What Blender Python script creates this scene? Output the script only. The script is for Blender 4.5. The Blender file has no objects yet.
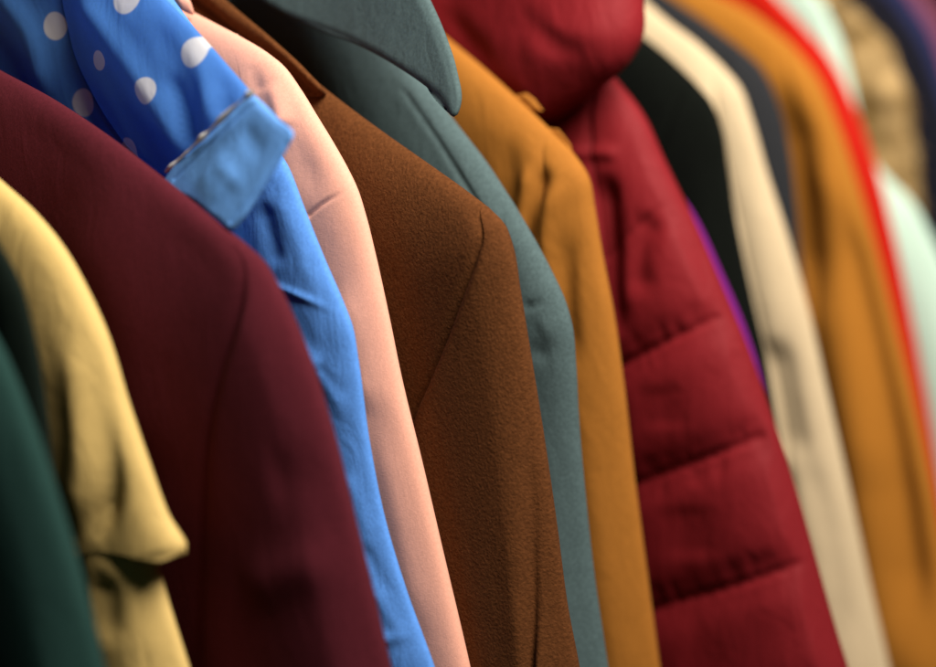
import bpy, math, random
import numpy as np
from mathutils import Matrix, Vector

C = bpy.context.scene.collection
scene = bpy.context.scene

# ------------------------------------------------------------------ camera
W0, H0 = 936.0, 667.0
LENS, SENS = 85.0, 36.0
FPX = LENS / SENS * W0
TH, PITCH, ROLL = math.radians(40), math.radians(9), math.radians(4)
DIST = 1.2
YS = 1.2          # spacing of the hangers along the rack
TGT = np.array([0.0, 0.0, 1.20])
fw = np.array([-math.sin(TH) * math.cos(PITCH), math.cos(TH) * math.cos(PITCH), -math.sin(PITCH)])
r0 = np.array([math.cos(TH), math.sin(TH), 0.0])
u0 = np.cross(r0, fw)
rt = r0 * math.cos(ROLL) - u0 * math.sin(ROLL)
up = r0 * math.sin(ROLL) + u0 * math.cos(ROLL)
CAM = TGT - DIST * fw


def on(px, y):
    """points of the photograph -> (x, z) on the garment's own hanging plane"""
    out = []
    for X, Y in px:
        d = fw + rt * (X - W0 / 2) / FPX - up * (Y - H0 / 2) / FPX
        k = (y - CAM[1]) / d[1]
        p = CAM + k * d
        out.append((p[0], p[2]))
    return np.array(out)


def on_each(px, ys):
    return np.array([on([p], y)[0] for p, y in zip(px, ys)])


cam = bpy.data.cameras.new("camera")
cam.lens, cam.sensor_width, cam.clip_start, cam.clip_end = LENS, SENS, 0.05, 50
co = bpy.data.objects.new("camera", cam)
C.objects.link(co)
m = Matrix(((rt[0], up[0], -fw[0], CAM[0]), (rt[1], up[1], -fw[1], CAM[1]), (rt[2], up[2], -fw[2], CAM[2]), (0, 0, 0, 1)))
co.matrix_world = m
scene.camera = co
cam.dof.use_dof = True
cam.dof.focus_distance = 1.195
cam.dof.aperture_fstop = 1.65
cam.dof.aperture_blades = 0


# ------------------------------------------------------------------ curves
def smooth(P, n=12):
    P = np.asarray(P, float)
    if len(P) < 3:
        t = np.linspace(0, 1, n * 2)[:, None]
        return P[0] * (1 - t) + P[-1] * t
    Q = np.vstack([2 * P[0] - P[1], P, 2 * P[-1] - P[-2]])
    out = []
    for i in range(1, len(Q) - 2):
        p0, p1, p2, p3 = Q[i - 1], Q[i], Q[i + 1], Q[i + 2]
        d1 = max(np.linalg.norm(p2 - p1), 1e-6)
        d0 = max(np.linalg.norm(p1 - p0), 1e-6)
        d2 = max(np.linalg.norm(p3 - p2), 1e-6)
        m1 = d1 * ((p1 - p0) / d0 * d1 + (p2 - p1) / d1 * d0) / (d0 + d1)
        m2 = d1 * ((p2 - p1) / d1 * d2 + (p3 - p2) / d2 * d1) / (d1 + d2)
        for k in range(n):
            t = k / n
            out.append((2 * t**3 - 3 * t**2 + 1) * p1 + (t**3 - 2 * t**2 + t) * m1 + (-2 * t**3 + 3 * t**2) * p2 + (t**3 - t**2) * m2)
    out.append(P[-1])
    return np.array(out)


def arcs(P):
    s = np.r_[0, np.cumsum(np.linalg.norm(np.diff(P, axis=0), axis=1))]
    return s


def at(P, t):
    s = arcs(P)
    tt = np.asarray(t) * s[-1]
    return np.stack([np.interp(tt, s, P[:, k]) for k in range(P.shape[1])], -1)


def dist(Q, P):
    """distance of points Q to polyline P, and arclength fraction of the nearest point"""
    sh = Q.shape[:-1]
    Q = Q.reshape(-1, 2)
    best = np.full(len(Q), 1e9)
    frac = np.zeros(len(Q))
    s = arcs(P)
    for i in range(len(P) - 1):
        a, b = P[i], P[i + 1]
        ab = b - a
        L2 = max(ab @ ab, 1e-12)
        t = np.clip(((Q - a) @ ab) / L2, 0, 1)
        d = np.linalg.norm(Q - (a + t[:, None] * ab), axis=1)
        k = d < best
        best = np.where(k, d, best)
        frac = np.where(k, (s[i] + t * (s[i + 1] - s[i])) / s[-1], frac)
    return best.reshape(sh), frac.reshape(sh)


def sstep(x):
    x = np.clip(x, 0, 1)
    return x * x * (3 - 2 * x)


class Cloth:
    """displacement of one garment's cloth: soft waviness plus named folds and seams"""

    def __init__(s, y, seed, wav=0.0012, folds=(), proj=None):
        rs = np.random.RandomState(seed)
        s.k = np.stack([rs.uniform(-1, 1, 14) * 70, rs.uniform(-1, 1, 14) * 26], -1)
        s.ph = rs.uniform(0, 6.28, 14)
        s.wav = wav
        s.f = []
        for f in folds:
            px, amp, wid = f[:3]
            taper = f[3] if len(f) > 3 else 0.25
            s.f.append((smooth(proj(px) if proj else on(px, y), 6), amp, wid, taper))

    def __call__(s, Q):
        d = np.zeros(Q.shape[:-1])
        for k, p in zip(s.k, s.ph):
            d += np.sin(Q @ k + p)
        d *= s.wav / 3.0
        for P, amp, wid, tp in s.f:
            dd, fr = dist(Q, P)
            w = np.ones_like(fr)
            if tp > 0:
                w = sstep(fr / tp) * sstep((1 - fr) / tp)
            d += amp * w * np.exp(-((dd / wid) ** 2))
        return d


def grid_mesh(name, V, closed_u=False, mat=None, parent=None, flip=False, caps=False):
    """V: (rows, cols, 3)"""
    R, K, _ = V.shape
    me = bpy.data.meshes.new(name)
    idx = np.arange(R * K).reshape(R, K)
    nxt = np.roll(idx, -1, 1) if closed_u else idx
    if closed_u:
        a, b, c, d = idx[:-1], nxt[:-1], nxt[1:], idx[1:]
    else:
        a, b, c, d = idx[:-1, :-1], idx[:-1, 1:], idx[1:, 1:], idx[1:, :-1]
    F = np.stack([a, b, c, d], -1).reshape(-1, 4)
    if flip:
        F = F[:, ::-1]
    F = F.tolist()
    if caps:
        F += [idx[0][::-1].tolist(), idx[-1].tolist()]
    return raw_mesh(name, V.reshape(-1, 3), F, mat, parent)


def raw_mesh(name, V, F, mat, parent):
    me = bpy.data.meshes.new(name)
    V = np.asarray(V, float)
    me.from_pydata(V.tolist(), [], F)
    me.validate()
    for p in me.polygons:
        p.use_smooth = True
    me.materials.append(mat)
    o = bpy.data.objects.new(name, me)
    C.objects.link(o)
    if parent is not None:
        o.parent = parent
    return o


def thing(name, label, cat, group="garments hanging side by side on the rack"):
    o = bpy.data.objects.new(name, None)
    C.objects.link(o)
    o.empty_display_size = 0.05
    o["label"], o["category"] = label, cat
    if group:
        o["group"] = group
    return o


ALL = {}


class Garment:
    def __init__(g, name, label, cat, y, shoulder, sleeve, mat, seam=None, folds=(), b=0.016, w=0.05, seed=1, wav=0.0012,
                 fine=0.003, half=0.22, cuff=0.16, hem=0.42, step=(0.0015, 0.009), sleeve_folds=None, seamdip=0.0012,
                 hidden_sleeve=True, fade=0.02, cut=False, smat=None):
        y = y * YS
        g.root = thing(name, label, cat)
        g.y, g.mat, g.b, g.w = y, mat, b, w
        S = on(shoulder, y)
        E = on(sleeve, y)                       # starts at the shoulder point
        tip = S[-1]
        g.tip = tip
        xc = tip[0] - half
        # carry the shoulder line up to the neck, then to the centre front
        d = S[0] - S[min(2, len(S) - 1)]
        d /= np.linalg.norm(d)
        d = d / max(abs(d[0]), 0.35)
        d[0] = -abs(d[0])
        d[1] = min(abs(d[1]), 0.75)
        xn = xc + 0.075
        if S[0][0] > xn + 0.01:
            nk = S[0] + d * ((S[0][0] - xn) / abs(d[0]))
            S = np.vstack([nk, S])
        else:
            xc = S[0][0] - 0.075
        g.neck = S[0].copy()
        g.xc = xc
        S = np.vstack([[xc, S[0][1] + 0.012], S])
        # carry the sleeve down below the picture
        if not cut:
            d = E[-1] - E[-3]
            d /= np.linalg.norm(d)
            d = d + np.array([0, -0.4])
            d /= np.linalg.norm(d)
            E = np.vstack([E, E[-1] + d * cuff])
        S, E = smooth(S), smooth(E)
        zb = E[-1][1]
        if seam is not None:
            A = on(seam, y)
            for _ in range(4):
                dd, _f = dist(A, np.vstack([smooth(S), smooth(E)[1:]]))
                tt = b * np.sqrt(1 - (1 - np.clip(dd / w, 0, 1)) ** 2)
                A = on_each(seam, y - tt)
            A[0] = tip + [-0.001, -0.0005]
            if not cut:
                last = A[-1]
                if last[1] > zb + 0.02:
                    A = np.vstack([A, [last[0] + 0.01, (last[1] + zb) / 2], [last[0] + 0.02, zb]])
        else:
            t = tip
            off = E[-1][0] - 0.13
            A = np.array([t + [-0.002, -0.001], t + [-0.02, -0.05], t + [-0.05, -0.12], t + [-0.062, -0.2],
                          [0.5 * (t[0] - .062) + .5 * off, 0.5 * (t[1] - .2 + zb)], [off, zb]])
            if zb > t[1] - 0.25:
                A = np.array([t + [-0.002, -0.001], t + [-0.03, (zb - t[1]) * .5], [off, zb]])
        A = smooth(A)
        g.S, g.E, g.A = S, E, A
        outline = np.vstack([S, E[1:]])
        g.outline = outline
        g.cl = Cloth(y - 0.75 * b, seed, wav, folds)
        g.scl = Cloth(y - 0.85 * b, seed + 77, wav, folds if sleeve_folds is None else sleeve_folds)

        def thick(Q, inner=0):
            dd, _ = dist(Q, outline)
            q = np.clip(dd / w, 0, 1)
            return b * np.sqrt(1 - (1 - q) ** 2), sstep(dd / fade)
        g.thick = thick

        def front(Q, c):
            t, e = thick(Q)
            return t + c(Q) * e
        g.front = front

        # ---- torso
        hz = zb - (hem - cuff) if not cut else tip[1] - 0.75
        At = np.vstack([A, [A[-1][0] - 0.0, hz]]) if A[-1][1] > hz + 0.01 else A
        Lc = np.array([[xc, S[0][1]], [xc, hz]])
        H = S[0][1] - hz
        nv = int(H / fine / 1.15)
        nu = int((At[:, 0].max() - xc) / fine)
        v = np.linspace(0, 1, nv) ** 1.5
        u = np.linspace(0, 1.04, nu)
        Lv, Av, Su = at(Lc, v), at(At, v), at(S, np.clip(u, 0, 1))
        U, Vv = u[None, :, None], v[:, None, None]
        lin0 = (1 - U) * Lc[0] + U * At[0]
        P = (1 - U) * Lv[:, None] + U * Av[:, None] + (1 - Vv) ** 3 * (Su[None] - lin0)
        P[0] = Su
        t = front(P, g.cl)
        dA, _ = dist(P, At)
        t = t - seamdip * np.exp(-((dA / 0.003) ** 2)) * sstep(thick(P)[0] / 0.012)
        t = t - 0.003 * np.clip((u[None] - 1.0) / 0.04, 0, 1)
        t[0] = 0
        tb, _ = thick(P)
        Vf = np.stack([P[..., 0], np.full(P.shape[:2], 0.0) - t, P[..., 1]], -1)
        Vb = np.stack([P[..., 0], tb, P[..., 1]], -1)
        allv = np.concatenate([Vb[::-1], Vf[1:]], 0)
        # the other half, mirrored about the centre front (coarser)
        cz = allv[::3, ::-4].copy()
        if (allv.shape[0] - 1) % 3:
            cz = np.concatenate([cz, allv[-1:, ::-4]], 0)
        mir = allv[:, ::-4].copy()[:, :-1] if (nu - 1) % 4 == 0 else allv[:, ::-4].copy()
        mir[..., 0] = 2 * xc - mir[..., 0]
        allv = np.concatenate([mir, allv], 1)
        o0 = np.array([g.xc, y, hz])
        g.o0 = o0
        g.root.location = o0
        g.body = g.put("body", allv, mat, flip=True)
        # ---- sleeve
        Ls = arcs(E)[-1]
        nv = int(Ls / fine / 1.15)
        v = np.linspace(0, 1, nv) ** 1.25
        Av, Ev = at(A, v), at(E, v)
        wmax = np.linalg.norm(Av - Ev, axis=1).max()
        nu = max(int(wmax / fine), 14)
        s = np.linspace(0, 1, nu)
        u = 1 - (1 - s) ** 1.7
        P = Av[:, None] * (1 - u)[None, :, None] + Ev[:, None] * u[None, :, None]
        t = front(P, g.scl)
        dA, _ = dist(P, A)
        vv = v[:, None]
        st = step[0] + (step[1] - step[0]) * sstep((vv - 0.15) / 0.6)
        wd = 0.006 + 0.03 * sstep((vv - 0.15) / 0.6)
        q = np.clip(dA / wd, 0, 1)
        rise = st * np.sqrt(1 - (1 - q) ** 2) - (0.0012 if step[1] else 0) * np.exp(-((dA / 0.0025) ** 2))
        edge = thick(P)[1]
        t = t + rise * edge * (1 if not cut else 1)
        t[:, -1] = 0
        t[0] = 0
        tb, _ = thick(P)
        Vf = np.stack([P[..., 0], -t, P[..., 1]], -1)
        Vb = np.stack([P[..., 0], tb, P[..., 1]], -1)
        allv = np.concatenate([Vf, Vb[:, ::-1][:, 1:]], 1)
        g.sleeve = g.put("sleeve", allv, smat or mat)
        if hidden_sleeve:
            mv = allv[::3, ::3].copy()
            mv[..., 0] = 2 * xc - mv[..., 0]
            g.sleeve2 = g.put("sleeve", mv, smat or mat, flip=True)
        ALL[label] = g

    def put(g, name, V, mat, flip=False, parent=None, closed=False, caps=False):
        W = V.copy()
        W[..., 0] -= g.o0[0]
        W[..., 2] -= g.o0[2]
        return grid_mesh(name, W, closed, mat, parent or g.root, flip, caps)

    def pillow(g, name, poly, mat=None, b=0.006, w=0.02, lift=0.0, follow=True, folds=(), wav=0.0006, seed=5, parent=None, n=140, rings=36,
               planar=False, edge=None, tilt=0.0, sharp=False):
        """a padded or folded flat piece (collar, flap, tab) lying on the garment"""
        Pp = np.asarray(poly, float) if planar else on(poly, g.y - lift)
        if tilt and not planar:
            for _ in range(5):
                Pp = on_each(poly, g.y - lift - tilt * (Pp[:, 1].max() - Pp[:, 1]))
        Pc = np.vstack([Pp, Pp[:1]])
        if not sharp:
            Pc = smooth(Pc, 10)
        per = at(Pc, np.linspace(0, 1, n, endpoint=False))
        loop = np.vstack([per, per[:1]])
        c = per.mean(0)
        s = 1 - (1 - np.linspace(0.05, 1, rings)) ** 1.6
        P = c + (per[None] - c) * s[:, None, None]
        dd, _ = dist(P, loop if edge is None else Pc[edge[0] * 10:edge[1] * 10 + 1])
        q = np.clip(dd / w, 0, 1)
        t = b * np.sqrt(1 - (1 - q) ** 2)
        ztop = Pp[:, 1].max()

        def proj(px):
            q = on(px, g.y - lift - 0.85 * b)
            for _ in range(5):
                q = on_each(px, g.y - lift - 0.85 * b - tilt * (ztop - q[:, 1]))
            return q
        cl = Cloth(g.y, seed, wav, folds, proj)
        t2 = t + cl(P) * sstep(dd / (w * 0.5))
        base = -lift - tilt * (per[:, 1].max() - P[..., 1])
        if follow:
            base = base - g.front(P, lambda Q: 0 * Q[..., 0])
        Vf = np.stack([P[..., 0], base - t2, P[..., 1]], -1)
        Vb = np.stack([P[..., 0], base + t, P[..., 1]], -1)
        V = np.concatenate([Vf, Vb[::-1][1:]], 0)
        return g.put(name, V, mat or g.mat, parent=parent, closed=True, caps=True)

    def collar(g, mat=None, h=0.055):
        nx, nz = g.neck
        xc = g.xc
        r = nx - xc
        return g.pillow("collar", [(xc - r - .01, nz - .012), (xc, nz - .035), (xc + r + .01, nz - .012), (xc + r, nz + h * .6), (xc + r * .6, nz + h),
                                   (xc, nz + h * .75), (xc - r * .6, nz + h), (xc - r, nz + h * .6)], mat, b=g.b + 0.004, w=0.02, follow=False, planar=True, n=60, rings=14)


# ------------------------------------------------------------------ cloth materials
def cloth(name, col, rough=0.85, sheen=0.08, weave=2500, bump=0.12, fuzz=0, fuzzscale=350, var=0.12, kind="plain", col2=None, spec=0.25, dist_mm=0.4, thin=0, crumple=1.6):
    M = bpy.data.materials.new(name)
    M.use_nodes = True
    N, L = M.node_tree.nodes, M.node_tree.links
    P = N["Principled BSDF"]
    P.inputs["Roughness"].default_value = min(1, rough + 0.15)
    P.inputs["Specular IOR Level"].default_value = spec * 0.45
    P.inputs["Sheen Weight"].default_value = sheen * 0.5
    P.inputs["Sheen Roughness"].default_value = 0.45
    P.inputs["Sheen Tint"].default_value = (*[min(1, 0.06 + 1.3 * c) for c in col], 1)
    tc = N.new("ShaderNodeTexCoord")
    # mottled tone of the dyed cloth
    n1 = N.new("ShaderNodeTexNoise")
    n1.inputs["Scale"].default_value = fuzzscale if fuzz else 900
    n1.inputs["Detail"].default_value = 3
    n1.inputs["Roughness"].default_value = 0.5
    mp = N.new("ShaderNodeMapping")
    mp.inputs["Scale"].default_value = (1, 0.6, 0.8)
    L.new(tc.outputs["Object"], mp.inputs[0])
    L.new(mp.outputs[0], n1.inputs["Vector"])
    rp = N.new("ShaderNodeValToRGB")
    rp.color_ramp.elements[0].position = 0.3
    rp.color_ramp.elements[1].position = 0.72
    c2 = col2 or [c * (1 + 1.3 * var) for c in col]
    rp.color_ramp.elements[0].color = (*[c * (1 - var) for c in col], 1)
    rp.color_ramp.elements[1].color = (*c2, 1)
    L.new(n1.outputs[0], rp.inputs[0])
    L.new(rp.outputs[0], P.inputs["Base Color"])
    # weave or nap relief
    bp = N.new("ShaderNodeBump")
    bp.inputs["Strength"].default_value = bump
    bp.inputs["Distance"].default_value = dist_mm / 1000.0
    if fuzz:
        n2 = N.new("ShaderNodeTexNoise")
        n2.inputs["Scale"].default_value = fuzzscale * 1.3
        n2.inputs["Detail"].default_value = 3
        n2.inputs["Roughness"].default_value = 0.55
        n2.inputs["Distortion"].default_value = 0.2
        L.new(mp.outputs[0], n2.inputs["Vector"])
        L.new(n2.outputs[0], bp.inputs["Height"])
    else:
        ad = N.new("ShaderNodeMath")
        ad.operation = "ADD"
        for i, sc in enumerate([(1, 1, 0.12), (0.12, 1, 1)] if kind != "twill" else [(1, 1, 0.3), (0.10, 1, 1)]):
            m2 = N.new("ShaderNodeMapping")
            m2.inputs["Scale"].default_value = sc
            if kind == "twill":
                m2.inputs["Rotation"].default_value = (0, 0.35, 0)
            n2 = N.new("ShaderNodeTexNoise")
            n2.inputs["Scale"].default_value = weave * 0.6
            n2.inputs["Detail"].default_value = 2
            L.new(tc.outputs["Object"], m2.inputs[0])
            L.new(m2.outputs[0], n2.inputs["Vector"])
            L.new(n2.outputs[0], ad.inputs[i])
        L.new(ad.outputs[0], bp.inputs["Height"])
    L.new(bp.outputs[0], P.inputs["Normal"])
    # small crumples of hanging cloth
    m3 = N.new("ShaderNodeMapping")
    m3.inputs["Scale"].default_value = (1, 1, 0.42)
    m3.inputs["Rotation"].default_value = (0, 0.25, 0)
    n3 = N.new("ShaderNodeTexNoise")
    n3.inputs["Scale"].default_value = 62
    n3.inputs["Detail"].default_value = 3
    n3.inputs["Roughness"].default_value = 0.55
    n3.inputs["Distortion"].default_value = 0.6
    b3 = N.new("ShaderNodeBump")
    b3.inputs["Strength"].default_value = 0.55
    b3.inputs["Distance"].default_value = crumple / 1000.0
    L.new(tc.outputs["Object"], m3.inputs[0])
    L.new(m3.outputs[0], n3.inputs["Vector"])
    L.new(n3.outputs[0], b3.inputs["Height"])
    L.new(b3.outputs[0], bp.inputs["Normal"])
    if thin:
        tr = N.new("ShaderNodeBsdfTranslucent")
        tr.inputs[0].default_value = (*[min(1, c * 1.5) for c in col], 1)
        mx = N.new("ShaderNodeMixShader")
        mx.inputs[0].default_value = thin
        L.new(P.outputs[0], mx.inputs[1])
        L.new(tr.outputs[0], mx.inputs[2])
        L.new(mx.outputs[0], N["Material Output"].inputs[0])
    return M


def dotted(M, dots, white=(0.8, 0.8, 0.82)):
    """printed white dots at the given local (x, z, r) places"""
    N, L = M.node_tree.nodes, M.node_tree.links
    P = N["Principled BSDF"]
    src = P.inputs["Base Color"].links[0].from_socket
    tc = N.new("ShaderNodeTexCoord")
    sp = N.new("ShaderNodeSeparateXYZ")
    L.new(tc.outputs["Object"], sp.inputs[0])
    cb = N.new("ShaderNodeCombineXYZ")
    L.new(sp.outputs[0], cb.inputs[0])
    L.new(sp.outputs[2], cb.inputs[2])
    acc = None
    for x, z, r in dots:
        vd = N.new("ShaderNodeVectorMath")
        vd.operation = "DISTANCE"
        vd.inputs[1].default_value = (x, 0, z)
        L.new(cb.outputs[0], vd.inputs[0])
        mr = N.new("ShaderNodeMapRange")
        mr.inputs["From Min"].default_value = r * 0.93
        mr.inputs["From Max"].default_value = r * 1.05
        mr.inputs["To Min"].default_value = 1
        mr.inputs["To Max"].default_value = 0
        L.new(vd.outputs["Value"], mr.inputs["Value"])
        if acc is None:
            acc = mr.outputs[0]
        else:
            mx = N.new("ShaderNodeMath")
            mx.operation = "MAXIMUM"
            L.new(acc, mx.inputs[0])
            L.new(mr.outputs[0], mx.inputs[1])
            acc = mx.outputs[0]
    mix = N.new("ShaderNodeMix")
    mix.data_type = "RGBA"
    L.new(acc, mix.inputs["Factor"])
    L.new(src, mix.inputs["A"])
    mix.inputs["B"].default_value = (*white, 1)
    L.new(mix.outputs["Result"], P.inputs["Base Color"])
    for n in N:
        if n.bl_idname == "ShaderNodeBsdfTranslucent":
            L.new(mix.outputs["Result"], n.inputs[0])


# ================================================================== the garments, front to back
# ---- dark green coat
g = Garment("wool_coat", "dark bottle green coat nearest the viewer at the lower left corner", "coat", -0.225,
            [(-170, 120), (-120, 170), (-70, 235), (-35, 290)],
            [(-35, 290), (0, 352), (28, 420), (55, 500), (79, 580), (100, 667)],
            cloth("green wool", (0.018, 0.048, 0.042), sheen=0.02, spec=0.1, fuzz=1, fuzzscale=700, bump=0.2), seed=3, fine=0.005, half=0.2)
g.collar()
# ---- black coat
g = Garment("wool_coat", "black coat squeezed between the dark green coat and the pale yellow trench coat", "coat", -0.198,
            [(-120, 60), (-70, 130), (-30, 195)],
            [(-30, 195), (0, 247), (18, 280), (32, 330), (42, 385), (50, 450), (62, 540), (80, 667)],
            cloth("black wool", (0.008, 0.013, 0.010), sheen=0.02, spec=0.1, fuzz=1, fuzzscale=700, bump=0.2), seed=4, fine=0.005, half=0.2, b=0.010)
g.collar()
# ---- yellow trench coat
yel = cloth("yellow gabardine", (0.62, 0.43, 0.15), crumple=2.4, rough=0.55, sheen=0.05, var=0.05, kind="twill", spec=0.4)
g = Garment("trench_coat", "pale yellow trench coat with a cape flap over its sleeve, beside the burgundy coat", "coat", -0.160,
            [(-110, 80), (-50, 135), (0, 182)],
            [(0, 182), (30, 212), (58, 247), (80, 290), (98, 340), (113, 400), (128, 470), (150, 545), (165, 600), (186, 667)],
            yel, seed=5, fine=0.004, half=0.2, b=0.014,
            seam=[(-2, 184), (2, 230), (15, 290), (35, 360), (55, 440), (75, 530), (90, 667)],
            folds=[([(138, 560), (150, 620), (160, 667)], 0.004, 0.008), ([(110, 570), (118, 640)], -0.004, 0.008)])
g.collar()
g.pillow("cape_flap", [(-20, 165), (2, 184), (32, 212), (60, 247), (84, 290), (104, 335), (124, 400), (145, 462), (163, 512), (182, 552), (176, 557), (160, 554),
                       (138, 547), (112, 546), (92, 551), (82, 542), (60, 470), (30, 380), (0, 290), (-25, 220)], b=0.0165, w=0.05, lift=0.0, follow=False,
         edge=(0, 9), rings=60,
         folds=[([(95, 350), (105, 420), (108, 500), (92, 545)], -0.006, 0.007), ([(100, 370), (105, 410)], -0.004, 0.004),
                ([(70, 320), (85, 440), (80, 540)], 0.005, 0.010), ([(130, 440), (150, 540)], 0.003, 0.010)], wav=0.001, n=220)
# ---- burgundy coat
bur = cloth("burgundy wool", (0.074, 0.0095, 0.016), crumple=1.4, fuzz=1, fuzzscale=800, bump=0.3, sheen=0.15)
g = Garment("wool_coat", "burgundy wool coat with a plain sleeve seam, in front of the blue polka dot blouse", "coat", -0.108,
            [(-60, 38), (0, 71), (50, 98), (100, 131), (150, 169), (200, 209), (240, 241)],
            [(240, 241), (262, 262), (277, 288), (300, 338), (330, 428), (355, 528), (375, 610), (388, 667)],
            bur, seam=[(240, 242), (249, 265), (245, 300), (234, 340), (222, 380), (212, 430), (207, 500), (204, 580), (202, 667)],
            seed=6, fine=0.003, b=0.019, w=0.07, wav=0.0016,
            folds=[([(250, 590), (300, 570), (360, 560)], 0.003, 0.012), ([(270, 480), (330, 470)], -0.002, 0.015), ([(60, 200), (130, 330), (150, 480)], 0.004, 0.03)])
g.collar()
# ---- polka dot blouse
Y = -0.078
pol = cloth("dotted blue voile", (0.085, 0.265, 0.72), rough=0.5, sheen=0.1, var=0.04, spec=0.3, bump=0.05, thin=0.45, crumple=1.6)
bandm = cloth("blue band cotton", (0.12, 0.31, 0.72), crumple=1.6, rough=0.6, sheen=0.15, var=0.10, spec=0.3)
blu = cloth("plain blue cotton", (0.085, 0.245, 0.66), crumple=2.2, rough=0.6, sheen=0.15, var=0.10, spec=0.3)
g = Garment("blouse", "blue blouse with white polka dots and a short gathered sleeve in a plain band", "blouse", Y,
            [(-40, -150), (20, -110), (90, -65)],
            [(90, -65), (130, -32), (165, 0), (200, 35), (230, 69), (250, 92), (258, 102)], pol,
            seam=[(88, -64), (60, -20), (70, 60), (110, 130), (150, 170), (200, 200)],
            seed=7, fine=0.0022, half=0.16, b=0.011, w=0.05, wav=0.0006, cut=True, step=(0.001, 0.003), seamdip=0.0,
            folds=[([(-10, -20), (30, 30), (55, 110)], 0.004, 0.010), ([(75, -10), (120, 45), (165, 110), (195, 165)], 0.004, 0.008, 0.15),
                   ([(50, -20), (75, 40), (95, 120), (130, 170)], -0.0035, 0.012), ([(150, 10), (185, 80), (205, 150)], -0.0025, 0.009),
                   ([(185, 30), (205, 80), (212, 140)], 0.003, 0.006), ([(215, 65), (226, 100), (228, 125)], -0.003, 0.005),
                   ([(170, 70), (190, 120), (200, 155)], -0.003, 0.004)])
g.collar()
dots = []
for X, Yp, r in [(53, 26, .0078), (122, -2, .0085), (186, 53, .0078), (152, 90, .0072), (102, 60, .0055), (80, 103, .0078), (-15, 60, .008), (10, -40, .008),
                 (70, -45, .008), (45, 150, .008), (130, 150, .007), (-60, 10, .008)]:
    q = on([(X, Yp)], g.y - 0.011)[0]
    # follow the ray down to the raised cloth surface
    dots.append((q[0] - g.o0[0], q[1] - g.o0[2], r))
dotted(pol, dots)
band = g.pillow("cuff_band", [(252, 93), (262, 102), (278, 119), (293, 136), (286, 150), (262, 190), (240, 224), (234, 230), (222, 222), (195, 202), (165, 180), (170, 172), (200, 144), (235, 110)],
                bandm, b=0.0022, w=0.004, lift=0.010, n=260, follow=False, tilt=0.36, parent=g.sleeve, wav=0.0010, folds=[([(205, 165), (225, 200)], 0.0015, 0.010), ([(214, 150), (246, 192)], 0.0012, 0.005, 0.4), ([(240, 122), (266, 162)], -0.0012, 0.006, 0.4), ([(172, 181), (204, 151), (255, 102)], -0.0009, 0.0009, 0.02), ([(230, 224), (258, 188), (287, 141)], -0.0009, 0.0009, 0.02)])
wht = cloth("white piping", (0.8, 0.8, 0.8), rough=0.6, var=0.05)
# gathered white edging along the upper edge of the band
rs = np.random.RandomState(2)
pl = smooth(on([(166, 172), (188, 151), (213, 127), (236, 105), (252, 92)], g.y - 0.023), 14)
fr = np.linspace(0, 1, len(pl))
rad = 0.0006 + 0.0020 * np.exp(-((fr - 0.97) / 0.05) ** 2) + 0.0013 * np.exp(-((fr - 0.62) / 0.07) ** 2) + 0.0010 * np.exp(-((fr - 0.40) / 0.04) ** 2) + 0.0009 * np.exp(-((fr - 0.08) / 0.06) ** 2)
ring = np.linspace(0, 6.283, 12, endpoint=False)
rad *= 1 + 0.18 * np.sin(fr * 37)
yb = np.full(len(pl), -0.023)
V = np.stack([pl[:, None, 0] - 0.55 * rad[:, None] * np.cos(ring), (yb[:, None]) + rad[:, None] * np.sin(ring), pl[:, None, 1] + rad[:, None] * np.cos(ring) * 0.83], -1)
g.put("piping", V, wht, parent=g.sleeve, closed=True, flip=True)
# ---- plain blue shirt
g = Garment("shirt", "plain bright blue shirt with a creased sleeve hanging below the banded cuff", "shirt", -0.055,
            [(120, -60), (180, 10), (230, 85), (262, 130)],
            [(262, 130), (285, 163), (303, 208), (323, 258), (342, 302), (351, 326), (357, 360), (368, 440), (384, 520), (405, 590), (433, 667)], blu,
            seam=[(260, 132), (238, 190), (225, 260), (240, 360), (260, 480), (290, 667)],
            seed=8, fine=0.0015, step=(0, 0.002), seamdip=0, half=0.18, b=0.010, w=0.035, wav=0.0010,
            folds=[([(270, 283), (300, 295), (330, 312), (352, 329)], 0.0015, 0.0020, 0.05),
                   ([(275, 185), (300, 240), (318, 295)], 0.003, 0.006), ([(262, 200), (280, 270)], -0.002, 0.006), ([(290, 340), (330, 380), (352, 430)], 0.0025, 0.006),
                   ([(318, 360), (345, 400)], -0.002, 0.004), ([(345, 470), (375, 540)], 0.002, 0.005), ([(360, 540), (392, 600)], -0.002, 0.004), ([(380, 640), (425, 632)], 0.002, 0.003),
                   ([(370, 580), (410, 650)], 0.002, 0.004)])
g.collar()
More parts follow.
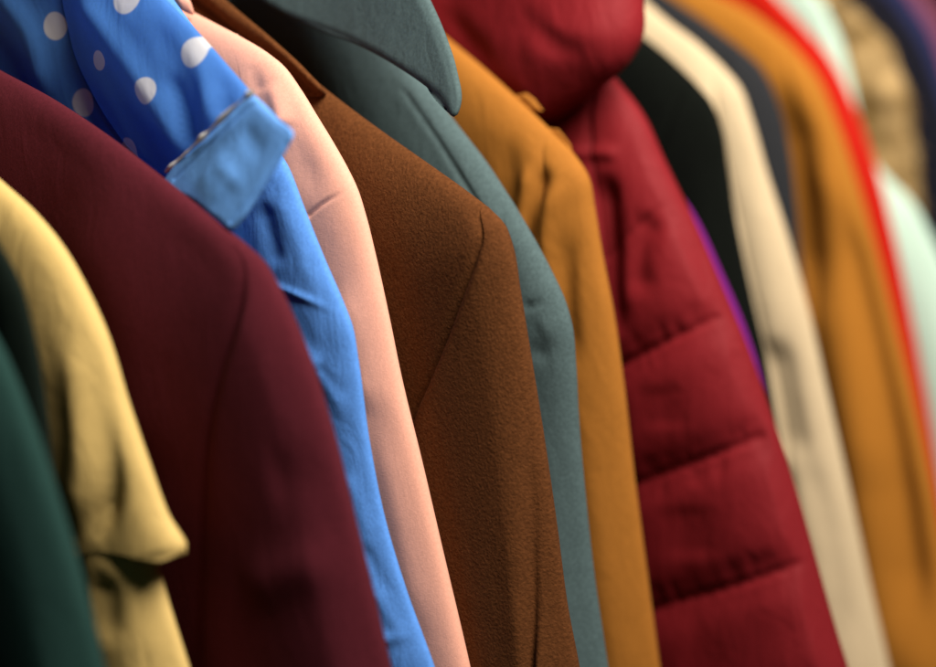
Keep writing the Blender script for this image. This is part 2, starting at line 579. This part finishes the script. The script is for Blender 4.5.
# ---- pink coat
pnk = cloth("pink crepe", (0.74, 0.36, 0.26), crumple=0.8, rough=0.7, sheen=0.15, var=0.06, weave=3200, bump=0.25, kind="twill", dist_mm=0.3)
g = Garment("light_coat", "pale pink coat with a stitched sleeve head, between the blue shirt and the brown coat", "coat", -0.030,
            [(120, -30), (165, -2), (200, 16), (235, 34)],
            [(235, 34), (265, 52), (282, 66), (298, 88), (314, 114), (331, 142), (345, 167), (355, 188), (363, 213), (373, 253), (386, 312), (400, 380), (420, 462), (441, 552), (468, 667)], pnk,
            seed=9, fine=0.0010, half=0.2, b=0.014, w=0.045, wav=0.0006,
            seam=[(235, 35), (238, 65), (246, 130), (265, 220), (300, 300), (320, 400), (345, 520), (370, 667)],
            step=(0, 0), seamdip=0, folds=[([(268, 78), (276, 100), (284, 130)], 0.004, 0.006), ([(247, 60), (258, 95)], -0.0012, 0.005), ([(296, 110), (308, 160), (306, 205)], -0.0018, 0.013, 0.45),
                   ([(358, 184), (337, 193), (320, 205), (308, 217)], -0.0016, 0.0011, 0.02),
                   ([(330, 290), (360, 330), (370, 420)], 0.002, 0.015), ([(380, 420), (400, 520), (425, 640)], 0.0015, 0.010)])
g.collar()
g.pillow("lapel", [(150, -40), (185, -20), (200, 2), (198, 14), (188, 10), (165, -4), (140, -20)], b=0.004, w=0.006, lift=0.003, n=80)
# ---- brown coat
brn = cloth("brown boucle wool", (0.092, 0.0325, 0.0105), crumple=1.2, rough=0.95, sheen=0.2, fuzz=1, fuzzscale=600, bump=0.5, var=0.2, dist_mm=1.4, spec=0.1)
g = Garment("wool_coat", "chocolate brown fuzzy wool coat in sharp focus at the centre", "coat", 0.0,
            [(150, -40), (200, -10), (250, 30), (290, 62), (330, 94), (380, 131), (430, 166), (465, 191), (486, 207)],
            [(486, 207), (502, 224), (511, 248), (518, 290), (527, 345), (541, 432), (555, 528), (566, 610), (577, 667)], brn,
            seam=[(486, 208), (484, 236), (477, 258), (463, 294), (445, 342), (427, 386), (415, 415), (407, 450), (400, 520), (398, 667)],
            seed=10, fine=0.0016, b=0.018, w=0.055, wav=0.0008, seamdip=0.0024, step=(0.0022, 0.011),
            folds=[([(510, 262), (515, 330), (522, 430), (528, 540), (534, 667), (536, 720)], -0.0065, 0.0026, 0.10),
                   ([(502, 280), (508, 350), (514, 430), (520, 540), (525, 667)], 0.0008, 0.006, 0.12)])
g.collar()
g.pillow("lapel", [(160, -60), (200, -34), (250, 8), (290, 42), (318, 70), (332, 92), (326, 96), (300, 84), (260, 58), (220, 28), (170, -10)], b=0.005, w=0.01, lift=0.003)
# ---- teal coat
tea = cloth("grey teal wool", (0.064, 0.097, 0.101), rough=0.85, sheen=0.15, fuzz=1, fuzzscale=650, bump=0.3, var=0.14)
g = Garment("wool_coat", "grey teal coat with a wide turned down collar, behind the brown coat", "coat", 0.046,
            [(330, -30), (380, 30), (430, 90), (455, 124), (483, 160), (512, 204)],
            [(512, 204), (533, 240), (550, 272), (562, 298), (570, 325), (574, 365), (577, 420), (584, 500), (593, 580), (606, 667)], tea,
            seam=[(511, 205), (500, 240), (500, 290), (505, 360), (510, 450), (520, 667)],
            seed=11, fine=0.0025, b=0.017, w=0.05,
            folds=[([(395, 85), (430, 135), (470, 195), (510, 260)], -0.0018, 0.002, 0.05), ([(404, 82), (440, 133), (480, 193), (515, 250)], 0.0012, 0.004, 0.05),
                   ([(563, 300), (545, 302), (522, 308)], -0.002, 0.002, 0.05), ([(566, 336), (553, 343), (530, 362)], -0.0022, 0.005), ([(560, 322), (535, 330)], 0.002, 0.006)])
g.pillow("collar", [(240, -60), (300, -70), (400, -60), (425, -10), (445, 35), (456, 70), (460, 105), (456, 116), (440, 98), (400, 68), (360, 46), (320, 30), (285, 14), (255, -10)], b=0.004, w=0.006, lift=0.016, n=220, follow=False, tilt=0.28, rings=50, wav=0.001)
# ---- first ochre coat
och = cloth("ochre cotton", (0.30, 0.112, 0.016), crumple=2.2, rough=0.65, sheen=0.2, var=0.07, kind="twill", weave=1800)
g = Garment("light_coat", "ochre yellow coat with small shoulder tabs, in front of the red puffer jacket", "coat", 0.092,
            [(400, 0), (440, 33), (480, 66), (520, 102), (553, 134)],
            [(553, 134), (573, 155), (587, 177), (593, 208), (600, 250), (612, 312), (622, 382), (632, 470), (645, 570), (658, 667)], och,
            seam=[(551, 136), (540, 170), (535, 220), (550, 300), (565, 420), (580, 667)],
            seed=12, fine=0.0028, b=0.017, w=0.05,
            folds=[([(565, 175), (548, 210), (545, 270), (550, 330)], 0.004, 0.006), ([(532, 160), (528, 200), (520, 250)], 0.004, 0.005), ([(545, 160), (537, 200), (530, 260)], -0.005, 0.006),
                   ([(574, 222), (566, 260), (566, 310), (575, 380)], -0.004, 0.007, 0.3), ([(500, 120), (512, 170), (522, 240)], -0.002, 0.010, 0.45)])
g.collar()
g.pillow("shoulder_tab", [(514, 96), (526, 93), (534, 99), (543, 111), (530, 112)], sharp=True, b=0.0018, w=0.003, follow=False, lift=-0.006, n=60, rings=14)
g.pillow("shoulder_tab", [(548, 128), (558, 129), (570, 144), (572, 152), (560, 142)], sharp=True, b=0.0015, w=0.003, follow=False, lift=-0.006, n=60, rings=14)
# ---- red puffer
red = cloth("red quilted nylon", (0.165, 0.0085, 0.012), crumple=3, rough=0.5, sheen=0.03, var=0.06, spec=0.25, bump=0.08)
ql = [[(600, 262), (625, 238), (662, 204), (690, 195)], [(610, 372), (640, 356), (680, 335), (727, 312), (745, 306)],
      [(620, 490), (645, 480), (700, 460), (770, 434), (790, 428)], [(630, 618), (660, 606), (730, 586), (810, 562), (830, 556)],
      [(640, 745), (680, 735), (760, 715), (850, 690), (870, 684)]]
fl = []
rs = np.random.RandomState(9)
for i, l in enumerate(ql):
    k = 0.35 if i == 0 else 1
    fl.append((l, -0.0042 * k, 0.013, 0))
    fl.append((l, -0.0030 * k, 0.0020, 0))
    for j in range(26):          # puckers running off the stitching
        f = rs.uniform(0.15, 0.9)
        q = at(np.array(l, float), [f])[0]
        sgn = rs.choice([-1, 1])
        fl.append(([tuple(q), (q[0] + rs.uniform(-4, 8), q[1] + sgn * rs.uniform(14, 34))], -0.0009 * k * rs.uniform(0.3, 1), rs.uniform(0.0016, 0.0035), 0.4))
fl += [([(603, 168), (609, 230), (618, 300), (624, 340)], -0.008, 0.008, 0.2), ([(570, 151), (616, 154)], 0.0025, 0.004, 0.2), ([(650, 210), (640, 260), (645, 300)], -0.004, 0.009), ([(665, 380), (672, 430)], -0.0012, 0.014), ([(690, 500), (700, 560)], -0.0014, 0.016)]
g = Garment("puffer_jacket", "deep red quilted puffer jacket with a thick hood", "jacket", 0.150,
            [(520, -30), (560, 15), (608, 72)],
            [(608, 72), (640, 113), (662, 160), (690, 218), (721, 290), (746, 350), (770, 418), (792, 485), (815, 565), (835, 635), (845, 667)], red,
            seam=[(606, 73), (590, 100), (590, 160), (600, 260), (612, 370), (625, 490), (640, 610), (648, 667)],
            seed=13, fine=0.0021, b=0.026, w=0.07, wav=0.0022, fade=0.006, folds=fl, half=0.2)
g.pillow("hood", [(290, -110), (450, -110), (560, -90), (625, -45), (638, 0), (637, 40), (625, 64), (598, 88), (572, 108), (552, 120), (515, 112), (450, 78), (370, 30), (310, -40)],
         b=0.030, w=0.05, lift=0.004, tilt=0.22, follow=False, n=220, rings=60, wav=0.0015,
         folds=[([(640, 25), (610, 62), (575, 92), (545, 108)], -0.004, 0.004, 0.05), ([(440, 0), (470, 40), (505, 75)], -0.0025, 0.008, 0.4), ([(520, 5), (560, 45), (600, 60)], -0.0022, 0.007, 0.4), ([(646, 40), (618, 74), (584, 104), (556, 118)], -0.002, 0.0025, 0.05), ([(620, 10), (570, 50), (520, 50)], 0.003, 0.02)])
# ---- purple
g = Garment("light_coat", "purple coat showing only a thin edge behind the red puffer jacket", "coat", 0.185,
            [(540, 10), (590, 75), (634, 125)],
            [(634, 125), (662, 172), (691, 210), (722, 274), (748, 336), (764, 390), (772, 450), (790, 560), (805, 667)],
            cloth("purple cloth", (0.16, 0.008, 0.17), rough=0.6, sheen=0.1), seed=14, fine=0.005, b=0.008, half=0.2)
g.collar()
# ---- black
g = Garment("fleece_coat", "black fleece coat with a narrow sleeve, between the red puffer jacket and the cream coat", "coat", 0.212,
            [(575, -20), (610, 12), (642, 36), (668, 57), (692, 80)],
            [(692, 80), (711, 103), (722, 132), (727, 168), (736, 225), (750, 292), (766, 362), (776, 420), (790, 500), (800, 580), (815, 667)],
            cloth("black fleece", (0.004, 0.005, 0.004), sheen=0.02, spec=0.1, fuzz=1, fuzzscale=500, bump=0.4), seed=15, fine=0.004, b=0.015, half=0.2)
g.collar()
# ---- cream
g = Garment("long_coat", "cream coat with a smooth pale sleeve, behind the black fleece coat", "coat", 0.255,
            [(600, -35), (640, -2), (668, 22), (695, 42), (720, 65)],
            [(720, 65), (739, 88), (750, 118), (765, 170), (785, 232), (806, 305), (826, 392), (850, 498), (870, 590), (888, 667)],
            cloth("cream wool", (0.52, 0.405, 0.255), fuzz=1, fuzzscale=800, bump=0.15, var=0.06), seed=16, fine=0.004, b=0.017, half=0.2,
            seam=[(718, 66), (714, 110), (722, 160), (735, 230), (760, 330), (780, 430), (800, 560), (815, 667)],
            folds=[([(772, 330), (786, 400), (800, 470)], -0.006, 0.012), ([(800, 430), (835, 560), (850, 667)], -0.004, 0.008), ([(745, 150), (765, 230), (800, 350)], 0.002, 0.012)])
g.collar()
# ---- charcoal
g = Garment("wool_coat", "charcoal grey coat between the cream coat and the broad ochre coat", "coat", 0.298,
            [(625, -35), (665, -6), (700, 18), (735, 44)],
            [(735, 44), (760, 67), (778, 104), (789, 150), (796, 205), (801, 262), (810, 330), (825, 420), (845, 540), (865, 667)],
            cloth("charcoal wool", (0.022, 0.023, 0.026), sheen=0.02, spec=0.1, fuzz=1, fuzzscale=700, bump=0.2), seed=17, fine=0.005, b=0.014, half=0.2)
g.collar()
# ---- second ochre
och2 = cloth("golden ochre wool", (0.34, 0.13, 0.016), rough=0.8, sheen=0.1, fuzz=1, fuzzscale=700, bump=0.2, var=0.08)
g = Garment("long_coat", "broad golden ochre coat with deep sleeve folds, beside the bright red coat", "coat", 0.345,
            [(660, -40), (705, -12), (750, 12), (788, 42)],
            [(788, 42), (814, 74), (835, 120), (856, 182), (876, 252), (896, 330), (914, 402), (932, 482), (948, 570), (962, 667)], och2,
            seed=18, fine=0.004, b=0.019, half=0.2,
            seam=[(786, 43), (790, 90), (792, 150), (800, 220), (815, 320), (835, 430), (855, 540), (870, 667)],
            folds=[([(845, 160), (858, 250), (880, 370), (905, 520), (920, 667)], -0.018, 0.018, 0.2), ([(822, 130), (835, 230), (855, 340), (880, 500)], 0.005, 0.012, 0.15),
                   ([(764, 70), (783, 130), (794, 200), (802, 260), (815, 330)], -0.013, 0.021, 0.3)])
g.collar()
# ---- bright red
g = Garment("light_coat", "bright scarlet coat showing as a narrow strip beside the broad ochre coat", "coat", 0.385,
            [(720, -50), (760, -18), (798, 20)],
            [(798, 20), (830, 58), (856, 110), (877, 170), (893, 232), (908, 300), (922, 372), (936, 450), (950, 540), (965, 667)],
            cloth("scarlet cloth", (0.46, 0.010, 0.0025), rough=0.6, sheen=0.1), seed=19, fine=0.005, b=0.010, half=0.2)
g.collar()
# ---- mint
g = Garment("light_coat", "pale mint coat with a dropped sleeve head, beside the scarlet coat", "coat", 0.415,
            [(765, -50), (798, -25), (824, 5)],
            [(824, 5), (840, 40), (851, 80), (860, 125), (872, 160), (890, 180), (910, 200), (930, 235), (950, 280), (975, 360), (1000, 460), (1020, 560), (1040, 667)],
            cloth("mint cloth", (0.50, 0.68, 0.57), rough=0.6, sheen=0.1, var=0.04), seed=20, fine=0.005, b=0.012, half=0.2,
            seam=[(822, 6), (820, 60), (840, 130), (860, 200), (890, 300), (930, 667)])
g.collar()
# ---- gold patterned
gold = cloth("gold fur", (0.27, 0.15, 0.035), rough=0.9, sheen=0.1, fuzz=1, fuzzscale=60, bump=0.8, var=0.6, col2=(0.46, 0.31, 0.14), dist_mm=6)
g = Garment("fur_coat", "shaggy golden tan coat blurred in the upper right", "coat", 0.455,
            [(800, -45), (835, -10), (866, 20)],
            [(866, 20), (890, 45), (898, 70), (908, 90), (912, 125), (918, 165), (920, 200), (925, 260), (935, 340), (950, 440), (965, 667)],
            gold, seed=21, fine=0.005, b=0.018, half=0.2, wav=0.004,
            folds=[([(885, 60), (895, 110)], 0.006, 0.01), ([(870, 90), (885, 170)], -0.006, 0.01)])
g.collar()
# ---- navy
g = Garment("wool_coat", "navy black coat filling the right edge behind the golden tan coat", "coat", 0.505,
            [(820, -60), (860, -30), (893, 2)],
            [(893, 2), (918, 40), (936, 85), (950, 130), (962, 190), (975, 260), (990, 340), (1010, 440), (1030, 560), (1050, 667)],
            cloth("navy wool", (0.010, 0.010, 0.016), sheen=0.02, spec=0.1, fuzz=1, fuzzscale=700, bump=0.2), seed=22, fine=0.005, b=0.016, half=0.2)
g.collar()
g = Garment("light_coat", "violet blue coat glimpsed in the top right corner", "coat", 0.548,
            [(840, -60), (875, -35), (905, -8)],
            [(905, -8), (930, 30), (946, 75), (958, 130), (972, 200), (990, 300), (1010, 440), (1040, 667)],
            cloth("violet cloth", (0.020, 0.025, 0.085), rough=0.7), seed=23, fine=0.006, b=0.014, half=0.2)
g.collar()
g = Garment("light_coat", "dusty pink coat glimpsed in the top right corner, the farthest along the rack", "coat", 0.595,
            [(860, -70), (895, -40), (922, -12)],
            [(922, -12), (946, 24), (962, 70), (975, 130), (990, 200), (1010, 300), (1030, 440), (1060, 667)],
            cloth("dusty pink cloth", (0.22, 0.065, 0.11), rough=0.7), seed=24, fine=0.006, b=0.016, half=0.2)
g.collar()

# ------------------------------------------------------------------ loose fibres standing off the woollen cloth
def fibres(o, n, length, width, seed, droop=0.3):
    """adds n thin tapering fibres to the garment part's own mesh, on the side towards the aisle"""
    me = o.data
    nv = len(me.vertices)
    co = np.empty(nv * 3)
    me.vertices.foreach_get("co", co)
    co = co.reshape(-1, 3)
    no = np.empty(nv * 3)
    me.vertices.foreach_get("normal", no)
    no = no.reshape(-1, 3)
    F = np.array([p.vertices[:] for p in me.polygons])
    wc = co + np.array(o.parent.location)
    ctr = wc[F].mean(1)
    d = ctr - CAM
    z = d @ fw
    X, Y = d @ rt / z * FPX + W0 / 2, -(d @ up) / z * FPX + H0 / 2
    e1, e2 = co[F[:, 1]] - co[F[:, 0]], co[F[:, 3]] - co[F[:, 0]]
    area_ = np.linalg.norm(np.cross(e1, e2), axis=1)
    nf = no[F].mean(1)
    ok = (X > -80) & (X < W0 + 80) & (Y > -80) & (Y < H0 + 80) & ((nf[:, 1] < 0.5))
    pr = area_ * ok
    if pr.sum() <= 0:
        return
    rs = np.random.RandomState(seed)
    f = rs.choice(len(F), n, p=pr / pr.sum())
    u, v = rs.rand(n, 1), rs.rand(n, 1)
    q = co[F[f]]
    p0 = (q[:, 0] * (1 - u) + q[:, 1] * u) * (1 - v) + (q[:, 3] * (1 - u) + q[:, 2] * u) * v
    nn = nf[f] / np.maximum(np.linalg.norm(nf[f], axis=1, keepdims=True), 1e-6)
    rd = rs.normal(size=(n, 3))
    rd -= (rd * nn).sum(1, keepdims=True) * nn
    rd /= np.linalg.norm(rd, axis=1, keepdims=True)
    L = length * rs.uniform(0.4, 1.3, (n, 1))
    dirn = nn * rs.uniform(0.15, 0.7, (n, 1)) + rd * 0.8 + np.array([0, 0, -droop])
    dirn /= np.linalg.norm(dirn, axis=1, keepdims=True)
    bend = dirn * 0.6 - nn * 0.35 + rs.normal(size=(n, 3)) * 0.3
    p1 = p0 + dirn * L * 0.5
    p2 = p1 + bend * L * 0.5
    side = np.cross(dirn, nn)
    side /= np.maximum(np.linalg.norm(side, axis=1, keepdims=True), 1e-6)
    side *= width / 2
    V = np.stack([p0 - side, p0 + side, p1 + side * 0.8, p1 - side * 0.8, p2], 1).reshape(-1, 3)
    b0 = nv + np.arange(n) * 5
    Q = np.stack([b0, b0 + 1, b0 + 2, b0 + 3], 1)
    T = np.stack([b0 + 3, b0 + 2, b0 + 4], 1)
    m2 = bpy.data.meshes.new(o.name)
    m2.from_pydata(np.vstack([co, V]).tolist(), [], F.tolist() + Q.tolist() + T.tolist())
    m2.polygons.foreach_set("use_smooth", np.ones(len(m2.polygons), bool))
    m2.materials.append(me.materials[0])
    o.data = m2
    bpy.data.meshes.remove(me)


bpy.context.view_layer.update()
for lab, nb, ns, ln, wd, dr in [("chocolate", 60000, 50000, 0.0020, 0.00015, 0.5), ("grey teal", 12000, 9000, 0.0013, 0.00010, 0.3), ("burgundy", 14000, 14000, 0.0012, 0.00008, 0.3),
                                ("black fleece", 9000, 9000, 0.004, 0.00022, 0.4), ("shaggy golden", 9000, 12000, 0.018, 0.0016, 0.5)]:
    for k, gg in ALL.items():
        if lab in k and not (lab == "burgundy" and not k.startswith("burgundy")) and k.split(" ")[0] == lab.split(" ")[0]:
            fibres(gg.body, nb, ln, wd, 3, dr)
            fibres(gg.sleeve, ns, ln, wd, 4, dr)

# ------------------------------------------------------------------ setting
def plane(name, verts, col):
    M = cloth(name + " paint", col, rough=0.8, sheen=0, var=0.1, fuzz=1, fuzzscale=20, bump=0.1)
    o = raw_mesh(name, verts, [[0, 1, 2, 3]], M, None)
    o["kind"] = "structure"
plane("floor", [(-3, -4, 0), (4, -4, 0), (4, 5, 0), (-3, 5, 0)], (0.05, 0.04, 0.035))
plane("wall", [(-1.6, -4, 0), (-1.6, 5, 0), (-1.6, 5, 3), (-1.6, -4, 3)], (0.03, 0.028, 0.026))

# ------------------------------------------------------------------ light
w = bpy.data.worlds.new("World")
scene.world = w
w.use_nodes = True
bg = w.node_tree.nodes["Background"]
bg.inputs[0].default_value = (1.0, 0.92, 0.85, 1)
bg.inputs[1].default_value = 0.006


def area(name, loc, tgt, size, power, col):
    l = bpy.data.lights.new(name, "AREA")
    l.shape = "DISK"
    l.size, l.energy, l.color = size, power, col
    l.spread = math.radians(110)
    o = bpy.data.objects.new(name, l)
    C.objects.link(o)
    o.location = loc
    o.rotation_euler = (Vector(tgt) - Vector(loc)).to_track_quat("-Z", "Y").to_euler()


area("ceiling_lamp", (0.66, -0.01, 2.12), (-0.08, 0.16, 1.36), 0.7, 15.5, (1.0, 0.93, 0.83))

scene.view_settings.view_transform = "Standard"
scene.view_settings.look = "None"
scene.view_settings.exposure = 0
scene.render.engine = "CYCLES"
scene.cycles.diffuse_bounces = 2
scene.cycles.max_bounces = 6
